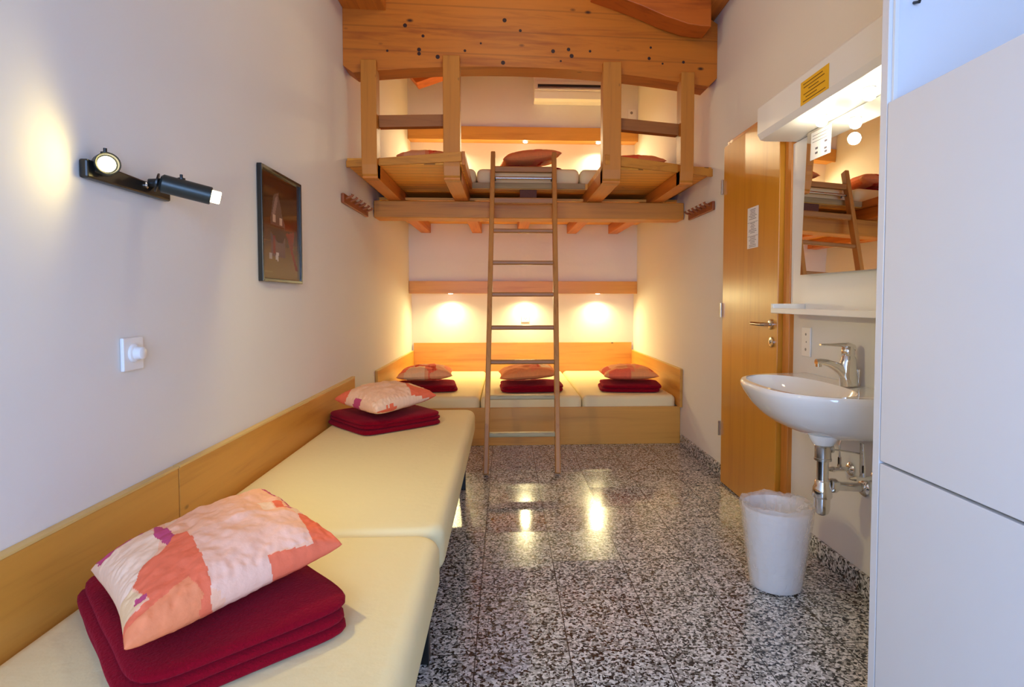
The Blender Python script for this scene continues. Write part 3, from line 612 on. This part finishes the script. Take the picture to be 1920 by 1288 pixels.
yy = lambda u: y0+fw+(y1-y0-2*fw)*u; zz = lambda v: z0+fw+(z1-z0-2*fw)*v
gv = [[bm.verts.new((XL+.012, yy(i/n), zz(j/n))) for j in range(n+1)] for i in range(n+1)]
for i in range(n):
    for j in range(n):
        f = bm.faces.new((gv[i][j], gv[i+1][j], gv[i+1][j+1], gv[i][j+1])); u, v = (i+.5)/n, (j+.5)/n; s = max(0, min(1, (v-.0)/.45)); LO = srgb(140, 118, 70)
        c = [LO[k]*(1-s)+DK[k]*s for k in range(3)]
        for col, pl_ in PP:
            if inside((u, v), pl_): c = [col[k]*.85 for k in range(3)]
        for lp in f.loops: lp[lay] = (*c, 1)
link('photograph', bm, PICT, t)
def outlet(name, face, c, w, h, label, holes=(), cat='wall socket'):
    t = thing(name, c, label, cat); x, y, z = c; bm = bmesh.new()
    if face == 'Y': box(bm, x-w/2, x+w/2, y-.009, y-.001, z-h/2, z+h/2, .002)
    else: box(bm, x-.009, x-.001, y-w/2, y+w/2, z-h/2, z+h/2, .002)
    link('plate', bm, WHITEPL, t)
    for a, b_, r_ in holes:
        bm = bmesh.new()
        if face == 'Y': lathe(bm, (x+a, y-.008, z+b_), (0, -1, 0), [(0, r_), (.0015, r_)], 12)
        else: lathe(bm, (x-.008, y+a, z+b_), (-1, 0, 0), [(0, r_), (.0015, r_)], 12)
        link('pin_hole', bm, plain('socket_grey', (.25, .23, .21), .5), t)
outlet('wall_socket', 'Y', (.219, YB, .952), .085, .085, 'cream socket on the niche wall below the middle downlight', [(-.012, 0, .005), (.012, 0, .005), (0, -.012, .005)])
outlet('wall_socket', 'X', (XR, 2.647, .955), .075, .135, 'tall white double socket on the wall left of the washbasin', [(0, .035, .006), (-.005, 0, .004), (.0, -.035, .007)])
outlet('wall_socket', 'Y', (1.335, YU, 3.095), .085, .10, 'small white socket on the loft back wall near the right corner', [(-.005, .015, .015)])

# air conditioner
ac = thing('air_conditioner', (.72, YU, 3.2), 'white wall air conditioner with dark louvre high above the loft', 'air conditioner')
x0, x1 = .30, 1.10; yf = YU-.17
bm = bmesh.new(); prism(bm, [(YU-.001, 3.18), (YU-.001, 3.47), (yf+.02, 3.47), (yf, 3.44), (yf, 3.26), (yf+.02, 3.195), (yf+.06, 3.18)], 'X', x0, x1, .004); link('casing', bm, WHITEPL, ac)
link('louvre_frame', B(x0+.005, x1-.005, yf-.008, yf+.01, 3.275, 3.36, bev=.003), WHITEPL, ac)
s = link('air_slot', B(x0+.035, x1-.035, yf-.010, yf-.002, 3.293, 3.330), DARKP, ac)
link('flap', B(x0+.035, x1-.035, yf-.014, yf-.009, 3.296, 3.302), SATIN, ac)
link('badge', B(.66, .72, yf-.002, yf+.001, 3.41, 3.416), SATIN, ac)

# ------------------------------------------------------------------ vanity: panel, mirror, light, shelf
def mirror_bm():
    bm = bmesh.new(); xf = lambda y, z: XR-.0185-.022*(1.896-z)/.634-.024*(y-1.6)
    q = [(1.60, 1.262), (2.60, 1.262), (2.60, 1.896), (1.60, 1.896)]
    hexa(bm, [(XR-.0165, y, z) for y, z in q]+[(xf(y, z), y, z) for y, z in q]); return bm
pn = tag(link('vanity_backboard', B(XR-.016, XR-.001, 1.55, 2.785, 1.095, 1.897, bev=.002), WHITE), 'white backing panel behind the mirror above the washbasin', 'panel')
tag(link('mirror', mirror_bm(), MIRROR), 'rectangular wall mirror above the washbasin reflecting the loft', 'mirror')
vl = thing('vanity_light', (1.30, 2.16, 1.9), 'long white light box with bare bulbs above the mirror', 'light')
bm = bmesh.new(); prism(bm, [(XR-.001, 2.06), (1.20, 2.06), (1.195, 2.05), (1.195, 1.93), (1.21, 1.905), (1.235, 1.90), (XR-.001, 1.90)], 'Y', 1.55, 2.755, .0)
for v in bm.verts: pass
link('housing', bm, WHITEPL, vl, 14)
for y in (2.045, 2.36):
    bm = bmesh.new(); lathe(bm, (1.29, y, 1.902), (0, 0, -1), [(0, .02), (.004, .02), (.006, .014)]); s_ = link('lamp_holder', bm, WHITEPL, vl, 35)
    bm = bmesh.new(); lathe(bm, (1.29, y, 1.898), (0, 0, -1), [(0, .012), (.008, .016), (.016, .021), (.026, .023), (.036, .019), (.042, .010), (.044, .002)], 20); link('bulb', bm, BULBW, s_, True)
    ld = bpy.data.lights.new('vanity_glow', 'POINT'); ld.energy = 1.8; ld.color = (1, .90, .66); ld.shadow_soft_size = .025; o = bpy.data.objects.new('vanity_glow', ld); C.objects.link(o); o.location = (1.29, y, 1.815)
yc = tag(link('notice_sign', B(1.1932, 1.1948, 2.14, 2.345, 1.93, 2.022), YELLOW), 'yellow printed notice stuck on the front of the vanity light', 'notice')
bm = bmesh.new(); random.seed(9)
for i, (a, b_) in enumerate(((.10, .80), (.12, .86), (.30, .66), (.12, .88), (.2, .6), (.10, .90))):
    z = 2.008-i*.0135; box(bm, 1.1922, 1.1932, 2.345-.205*b_, 2.345-.205*a, z-.0015, z+.0015)
link('text_lines', bm, INKY, yc)
xf = lambda y, z: XR-.0185-.022*(1.896-z)/.634-.024*(y-1.6)
def on_mirror(bm, y0, y1, z0, z1, a, b_):
    q = [(y0, z0), (y1, z0), (y1, z1), (y0, z1)]; hexa(bm, [(xf(y, z)-a, y, z) for y, z in q]+[(xf(y, z)-b_, y, z) for y, z in q]); return bm
st = tag(link('instruction_sign', on_mirror(bmesh.new(), 2.41, 2.565, 1.765, 1.885, .0003, .001), PAPER), 'white instruction sticker in the upper left corner of the mirror', 'sticker')
bm = bmesh.new()
for i, (a, b_) in enumerate(((.08, .9), (.08, .8), (.08, .86))): on_mirror(bm, 2.565-.155*b_, 2.565-.155*a, 1.868-i*.014, 1.870-i*.014, .0011, .0014)
for a, b_ in ((.25, .815), (.25, .795), (.70, .83), (.70, .80), (.72, .785)): on_mirror(bm, 2.565-.155*a-.02, 2.565-.155*a, b_+.99, b_+.999, .0011, .0014)
link('printed_marks', bm, INK, st)
sh = thing('wall_shelf', (1.31, 2.1, 1.09), 'slim white shelf with raised end below the mirror', 'shelf')
link('board', B(1.235, XR-.0165, 1.52, 2.655, 1.092, 1.104, bev=.003), WHITEPL, sh)
link('front_lip', B(1.228, 1.240, 1.52, 2.655, 1.088, 1.112, bev=.003), WHITEPL, sh)
link('end_cap', B(1.23, XR-.0165, 2.64, 2.665, 1.088, 1.132, bev=.004), WHITEPL, sh)

# ------------------------------------------------------------------ washbasin
wb = thing('washbasin', (1.2, 2.36, .6), 'white ceramic washbasin hung on the right wall', 'washbasin')
YC, WH, DP = 2.30, .37, .40; XWALL = XR-.001
def so(t, s=1.0, dep=None, wid=None, e=2.7):
    """half superellipse outline, t 0..1 from near wall end round the front to the far wall end"""
    a = math.pi*t; w_ = (wid if wid else WH)*s; dd = (dep if dep else DP)*s
    ca, sa = math.cos(a), math.sin(a); r_ = (abs(ca)**e+abs(sa)**e)**(-1/e)
    return w_*r_*ca*-1, dd*r_*sa
bm = bmesh.new(); n = 48
# outer shell rings: (z, width scale, depth)
outer = [(.808, 1.0, 1.0), (.800, 1.012, 1.012), (.785, 1.008, 1.006), (.76, .985, .975), (.72, .93, .91), (.68, .84, .82), (.65, .74, .72), (.628, .60, .60), (.615, .44, .50), (.612, .30, .44)]
rings = []
for z, ws, ds in outer:
    ring = []
    for i in range(n+1):
        y, dx = so(i/n, 1, DP*ds, WH*ws); ring.append(bm.verts.new((XWALL-dx, YC+y, z)))
    rings.append(ring)
for a, b_ in zip(rings, rings[1:]):
    for i in range(n): bm.faces.new((a[i], a[i+1], b_[i+1], b_[i]))
    bm.faces.new((a[0], b_[0], b_[n], a[n]))
bm.faces.new(rings[-1])
# inner bowl: full closed rings offset from the wall by the tap ledge
cxb = XWALL-.225
inner = [(.808, .150, .310, 2.35), (.798, .146, .305, 2.35), (.77, .138, .285, 2.3), (.73, .118, .225, 2.6), (.70, .085, .15, 2.3), (.69, .05, .08, 2), (.688, .02, .02, 2)]
prev = None; m_ = 2*n
rin = []
for z, rx, ry, e in inner:
    ring = []
    for i in range(m_):
        a = 2*math.pi*i/m_; ca, sa = math.cos(a), math.sin(a); r_ = (abs(ca)**e+abs(sa)**e)**(-1/e)
        ring.append(bm.verts.new((cxb-rx*r_*sa, YC-ry*r_*ca, z)))
    rin.append(ring)
for a, b_ in zip(rin, rin[1:]):
    for i in range(m_): bm.faces.new((a[i], a[(i+1) % m_], b_[(i+1) % m_], b_[i]))
bm.faces.new(rin[-1])
# rim: front half strips to outer ring, back half to the wall line
for i in range(n): bm.faces.new((rings[0][i], rings[0][i+1], rin[0][(i+1)], rin[0][i]))
back = [bm.verts.new((XWALL, YC-WH+2*WH*(i/n), .812)) for i in range(n+1)]
back[0] = rings[0][0]; back[n] = rings[0][n]
for i in range(n):
    a = rin[0][(m_-i) % m_]; b_ = rin[0][(m_-i-1) % m_]
    bm.faces.new((back[i], back[i+1], b_, a))
bmesh.ops.remove_doubles(bm, verts=bm.verts, dist=1e-5)
basin = link('basin', bm, CERAM, wb, 50)
bm = bmesh.new(); lathe(bm, (cxb-.10, YC-.05, .776), (.9, 0, .3), [(0, .009), (.006, .009)], 14); link('overflow_hole', bm, DARKP, wb)
bm = bmesh.new(); lathe(bm, (cxb, YC-.02, .69), (0, 0, 1), [(0, .022), (.004, .022), (.006, .014)]); link('plug', bm, CHROME, wb, 35)
bm = bmesh.new(); lathe(bm, (1.205, 2.15, .640), (0, 0, -1), [(0, .055), (.015, .05), (.032, .040), (.038, .036)]); link('outlet_boss', bm, CERAM, wb, 50)

# faucet
fc = thing('faucet', (1.345, 2.20, .812), 'chrome single-lever mixer tap on the back of the washbasin', 'faucet')
FX, FY = 1.350, 2.225
bm = bmesh.new()   # body: swept from base up, leaning to the wall then spout out
def ell_ring(c, rx, ry, tilt=0, nn=20):
    return [bm.verts.new((c[0]+rx*math.cos(2*math.pi*k/nn)*math.cos(tilt), c[1]+ry*math.sin(2*math.pi*k/nn), c[2]+rx*math.cos(2*math.pi*k/nn)*math.sin(tilt))) for k in range(nn)]
rs = [ell_ring(c, rx, ry, t_) for c, rx, ry, t_ in (((FX-.004, FY, .8125), .036, .027, 0), ((FX-.004, FY, .82), .036, .027, 0), ((FX-.008, FY, .86), .036, .026, 0), ((FX-.008, FY, .90), .033, .0255, 0), ((FX-.006, FY, .925), .026, .024, -.1), ((FX-.008, FY, .933), .022, .020, -.1))]
for a, b_ in zip(rs, rs[1:]):
    for k in range(20): bm.faces.new((a[k], a[(k+1) % 20], b_[(k+1) % 20], b_[k]))
bm.faces.new(rs[0]); bm.faces.new(rs[-1])
link('body', bm, CHROME, fc, 50)
bm = bmesh.new(); pts = [(FX-.004, FY, .853), (FX-.03, FY, .866), (FX-.06, FY, .888), (FX-.09, FY, .902), (FX-.12, FY, .908), (FX-.138, FY, .907)]
rings = []
for i, p in enumerate(pts):
    w_ = .022-.0025*i*.8; hh = (.038, .034, .021, .016, .013, .012)[i]
    rings.append([bm.verts.new((p[0], p[1]+w_*math.cos(2*math.pi*k/18), p[2]+hh*math.sin(2*math.pi*k/18))) for k in range(18)])
for a, b_ in zip(rings, rings[1:]):
    for k in range(18): bm.faces.new((a[k], a[(k+1) % 18], b_[(k+1) % 18], b_[k]))
bm.faces.new(rings[0]); bm.faces.new(rings[-1]); lathe(bm, (FX-.128, FY, .903), (0, 0, -1), [(0, .012), (.014, .0115), (.015, .009)])
link('spout', bm, CHROME, fc, 50)
bm = bmesh.new(); lathe(bm, (FX-.008, FY, .931), (-.1, 0, 1), [(0, .021), (.006, .024), (.022, .024), (.034, .021), (.042, .012), (.044, .002)])
rings = []
for i, (x, z, w_, hh) in enumerate(((FX+.012, .962, .018, .014), (FX-.01, .972, .019, .012), (FX-.04, .974, .016, .008), (FX-.08, .974, .013, .005), (FX-.115, .975, .012, .004), (FX-.122, .975, .008, .003))):
    rings.append([bm.verts.new((x, FY+w_*math.cos(2*math.pi*k/16), z+hh*math.sin(2*math.pi*k/16))) for k in range(16)])
for a, b_ in zip(rings, rings[1:]):
    for k in range(16): bm.faces.new((a[k], a[(k+1) % 16], b_[(k+1) % 16], b_[k]))
bm.faces.new(rings[0]); bm.faces.new(rings[-1]); link('lever', bm, CHROME, fc, 50)
bm = bmesh.new(); tube(bm, [(FX+.028, FY-.01, .8135), (FX+.03, FY-.01, .868)], .003, 8); lathe(bm, (FX+.03, FY-.01, .868), (0, 0, 1), [(0, .006), (.010, .006)]); link('pop_up_rod', bm, CHROME, fc, 50)

# trap and pipes
tp = thing('drain_trap', (1.25, 2.25, .33), 'chrome bottle trap with wall pipe under the washbasin', 'pipe')
TX, TY = 1.238, 2.215
TX, TY = 1.205, 2.15
bm = bmesh.new(); lathe(bm, (TX, TY, .6015), (0, 0, -1), [(0, .030), (.004, .032), (.010, .029), (.05, .029), (.052, .031), (.060, .031), (.062, .026)]); link('waste_coupling', bm, SATIN, tp, 35)
bm = bmesh.new(); tube(bm, [(TX, TY, .54), (TX, TY, .45)], .021, 24); link('down_pipe', bm, CHROME, tp, 35)
bm = bmesh.new(); lathe(bm, (TX, TY, .466), (0, 0, -1), [(0, .024), (.006, .028), (.020, .028), (.030, .033), (.062, .036), (.066, .034)]); link('trap_collar', bm, CHROME, tp, 35)
bm = bmesh.new(); lathe(bm, (TX, TY, .400), (0, 0, -1), [(0, .029), (.045, .028), (.06, .024), (.068, .014), (.07, .002)]); link('trap_cup', bm, CHROME, tp, 35)
yw = 2.195
bm = bmesh.new(); tube(bm, [(TX+.03, TY, .443), (XR-.004, yw, .418)], .0175, 20); link('wall_pipe', bm, CHROME, tp, 35)
bm = bmesh.new(); lathe(bm, (TX+.03, TY, .443), (1, .25, -.1), [(0, .024), (.006, .027), (.022, .027), (.028, .021)]); link('union_nut', bm, CHROME, tp, 35)
bm = bmesh.new(); lathe(bm, (XR-.001, yw, .418), (-1, 0, 0), [(0, .036), (.004, .036), (.014, .026), (.016, .018)]); link('wall_flange', bm, CHROME, tp, 35)
bm = bmesh.new(); tube(bm, [(TX+.02, TY, .585), (TX+.15, TY-.01, .565)], .003, 8); lathe(bm, (TX+.025, TY, .584), (1, 0, 0), [(0, .012), (.004, .016), (.012, .016), (.016, .010)], 8); link('pop_up_linkage', bm, SATIN, tp, 35)
bm = bmesh.new(); tube(bm, [(TX+.14, TY-.012, .608), (TX+.14, TY-.012, .48)], .003, 8); link('lift_rod', bm, SATIN, tp, 35)
def valve(y, z, hx, label):
    t = thing('angle_valve', (XR, y, z), label, 'valve', 'angle valves under the washbasin')
    bm = bmesh.new(); lathe(bm, (XR-.001, y, z), (-1, 0, 0), [(0, .028), (.004, .028), (.012, .020), (.014, .012)]); link('flange', bm, CHROME, t, 35)
    bm = bmesh.new(); tube(bm, [(XR-.01, y, z), (XR-.07, y, z)], .009, 14); lathe(bm, (XR-.07, y, z), (-1, 0, 0), [(0, .011), (.006, .012), (.012, .010), (.03, .006), (.034, .004)], 6); tube(bm, [(XR-.05, y, z), (XR-.05, y, z+.02)], .008, 10); link('body', bm, CHROME, t, 35)
    bm = bmesh.new(); tube(bm, [(XR-.05, y, z+.018), (XR-.05, y, z+.05)], .0075, 6); tube(bm, [(XR-.05, y, z+.05), (XR-.055, y-.005, z+.10), (hx, y-.01, .611)], .0042, 10); link('supply_hose', bm, CHROME, t, 35)
valve(2.285, .465, XR-.045, 'chrome angle valve beneath the basin, the one nearer the door')
valve(2.125, .476, XR-.06, 'chrome angle valve beneath the basin, half hidden by the wardrobe')

# ------------------------------------------------------------------ waste bin with liner
BX, BY = 1.086, 2.27
bm = bmesh.new(); lathe(bm, (BX, BY, .001), (0, 0, 1), [(0, .001), (0, .086), (.006, .096), (.05, .102), (.315, .130), (.325, .133), (.326, .129), (.315, .126), (.05, .098), (.012, .09), (.012, .001)], 48, cap=False)
wbn = tag(link('waste_bin', bm, BINM, None, 40), 'frosted translucent plastic waste bin on the floor under the washbasin', 'waste bin')
bm = bmesh.new(); rings = []; n = 96
for k, (z, r0) in enumerate(((.010, .0990), (.04, .1035), (.075, .106), (.09, .1085), (.105, .111), (.12, .1125), (.135, .1145), (.15, .117), (.17, .119), (.19, .1215), (.21, .124), (.23, .126), (.25, .1285), (.28, .132), (.31, .1355), (.332, .1380), (.342, .134), (.34, .125), (.32, .120), (.30, .114), (.25, .106), (.19, .10), (.12, .095), (.05, .08), (.02, .04))):
    ring = []
    for i in range(n):
        a = 2*math.pi*i/n; out = k <= 16
        w_ = noise.noise(Vector((math.cos(a)*3.2, math.sin(a)*3.2, k*.35)))
        w2 = noise.noise(Vector((math.cos(a)*9, math.sin(a)*9, k*.5+4)))
        w3 = noise.noise(Vector((math.cos(a)*4, math.sin(a)*4, z*45+a*1.5)))
        rr = r0+(.004*abs(w_)+.006*abs(w3) if out else -.030*abs(w_)-.016*abs(w2))
        zt = z
        if k in (15, 16, 17): zt += .012*noise.noise(Vector((math.cos(a)*1.8, math.sin(a)*1.8, 3)))+.001+.007*w2
        if False: zt += .05*noise.noise(Vector((math.cos(a)*1.2+3, math.sin(a)*1.2, 3)))
        ring.append(bm.verts.new((BX+rr*math.cos(a), BY+rr*math.sin(a), zt)))
    rings.append(ring)
for a, b_ in zip(rings, rings[1:]):
    for i in range(n): bm.faces.new((a[i], a[(i+1) % n], b_[(i+1) % n], b_[i]))
tag(link('bin_liner', bm, BAGM, None, True), 'clear crinkled plastic bag folded over the rim of the waste bin', 'bin liner')

# ------------------------------------------------------------------ wardrobe
wd = thing('wardrobe', (1.17, .5, 0), 'tall white wardrobe with open top compartment at the right edge', 'wardrobe')
WX0 = .95
link('end_panel', B(WX0+.001, XR-.002, 1.435, 1.462, 0, 2.6, bev=.0015), WHITE, wd)
link('near_panel', B(WX0+.001, XR-.002, -.5, -.475, 0, 2.6), WHITE, wd)
link('back_panel', B(XR-.02, XR-.002, -.475, 1.433, 0, 2.6), WHITE, wd)
link('shelf', B(WX0+.02, XR-.02, -.475, 1.433, 1.60, 1.618), WHITE, wd)
link('top_panel', B(WX0+.001, XR-.02, -.475, 1.433, 2.58, 2.6), WHITE, wd)
for ya, yb in ((.48, 1.430), (-.473, .476)):
    link('door', B(WX0, WX0+.018, ya, yb, .742, 1.638, bev=.0015), WHITE, wd)
    link('door', B(WX0, WX0+.018, ya, yb, .04, .735, bev=.0015), WHITE, wd)
link('shelf_rail', B(WX0+.010, WX0+.021, 1.425, 1.434, 1.62, 2.57, bev=.001), WHITEPL, wd)
bm = bmesh.new(); tube(bm, [(1.013, 1.434, 1.885), (1.013, 1.415, 1.878), (1.013, 1.412, 1.885)], .004, 8); link('hook', bm, BLACK, wd, 35)

# ------------------------------------------------------------------ light
W = bpy.data.worlds.new('World'); bpy.context.scene.world = W; W.use_nodes = True; nt = W.node_tree
bg = nt.nodes['Background']; sky = nt.nodes.new('ShaderNodeTexSky'); sky.sky_type = 'HOSEK_WILKIE' if False else 'NISHITA'
sky.sun_disc = False; sky.sun_elevation = R(35); sky.sun_rotation = R(60)
nt.links.new(sky.outputs[0], bg.inputs[0]); bg.inputs[1].default_value = .35
ld = bpy.data.lights.new('window_daylight', 'AREA'); ld.shape = 'RECTANGLE'; ld.size = 1.6; ld.size_y = 1.5; ld.energy = 120; ld.color = (.31, .52, 1.0)
o = bpy.data.objects.new('window_daylight', ld); C.objects.link(o); o.location = (0, -1.3, 1.3); o.rotation_euler = (R(74), 0, 0)
sc = bpy.context.scene
sc.cycles.use_denoising = True; sc.cycles.max_bounces = 10; sc.cycles.diffuse_bounces = 6; sc.cycles.caustics_reflective = False; sc.cycles.caustics_refractive = False
sc.cycles.sample_clamp_indirect = 6

cl = thing('fill_globe', (.15, 2.5, 3.3), 'added warm fill globe, unseen above the view in front of the big beam', 'lamp')  # invented globe out of view, added to lift the room's brightness with warm fill
bm = bmesh.new(); lathe(bm, (.15, 2.5, 3.52), (0, 0, -1), [(0, .02), (.02, .07), (.06, .115), (.12, .13), (.18, .115), (.22, .07), (.24, .01)], 28); link('globe', bm, emit('fill_globe_emit', (1, .80, .52), 2.5), cl, True)
bm = bmesh.new(); tube(bm, [(.15, 2.5, 3.51), (.15, 2.5, zc(.15)-.001)], .008, 10); link('stem', bm, WHITEPL, cl, 35)
ld = bpy.data.lights.new('fill_glow', 'POINT'); ld.energy = 19; ld.color = (1, .90, .58); ld.shadow_soft_size = .13; o = bpy.data.objects.new('fill_glow', ld); C.objects.link(o); o.location = (.15, 2.5, 3.25)  # warm fill point just under the added globe
# ------------------------------------------------------------------ camera
a, b_ = math.atan(.05), math.atan(.0389)
F = Vector((math.sin(a)*math.cos(b_), math.cos(a)*math.cos(b_), -math.sin(b_))); Rt = Vector((math.cos(a), -math.sin(a), 0)); U = Rt.cross(F)
cd = bpy.data.cameras.new('camera'); co = bpy.data.objects.new('camera', cd); C.objects.link(co)
M = Matrix.Identity(4)
for i in range(3): M[i][0] = Rt[i]; M[i][1] = U[i]; M[i][2] = -F[i]
M[0][3], M[1][3], M[2][3] = 0, 0, 1.15
co.matrix_world = M
cd.sensor_fit = 'HORIZONTAL'; cd.sensor_width = 36; cd.lens = 1100*36/1920; cd.shift_x = (960-1002.04)/1920; cd.shift_y = -(644-604.8)/1920; cd.clip_start = .02
sc.camera = co
vs = sc.view_settings; vs.view_transform = 'Standard'; vs.look = 'None'; vs.exposure = 0; vs.gamma = 1; vs.use_curve_mapping = False
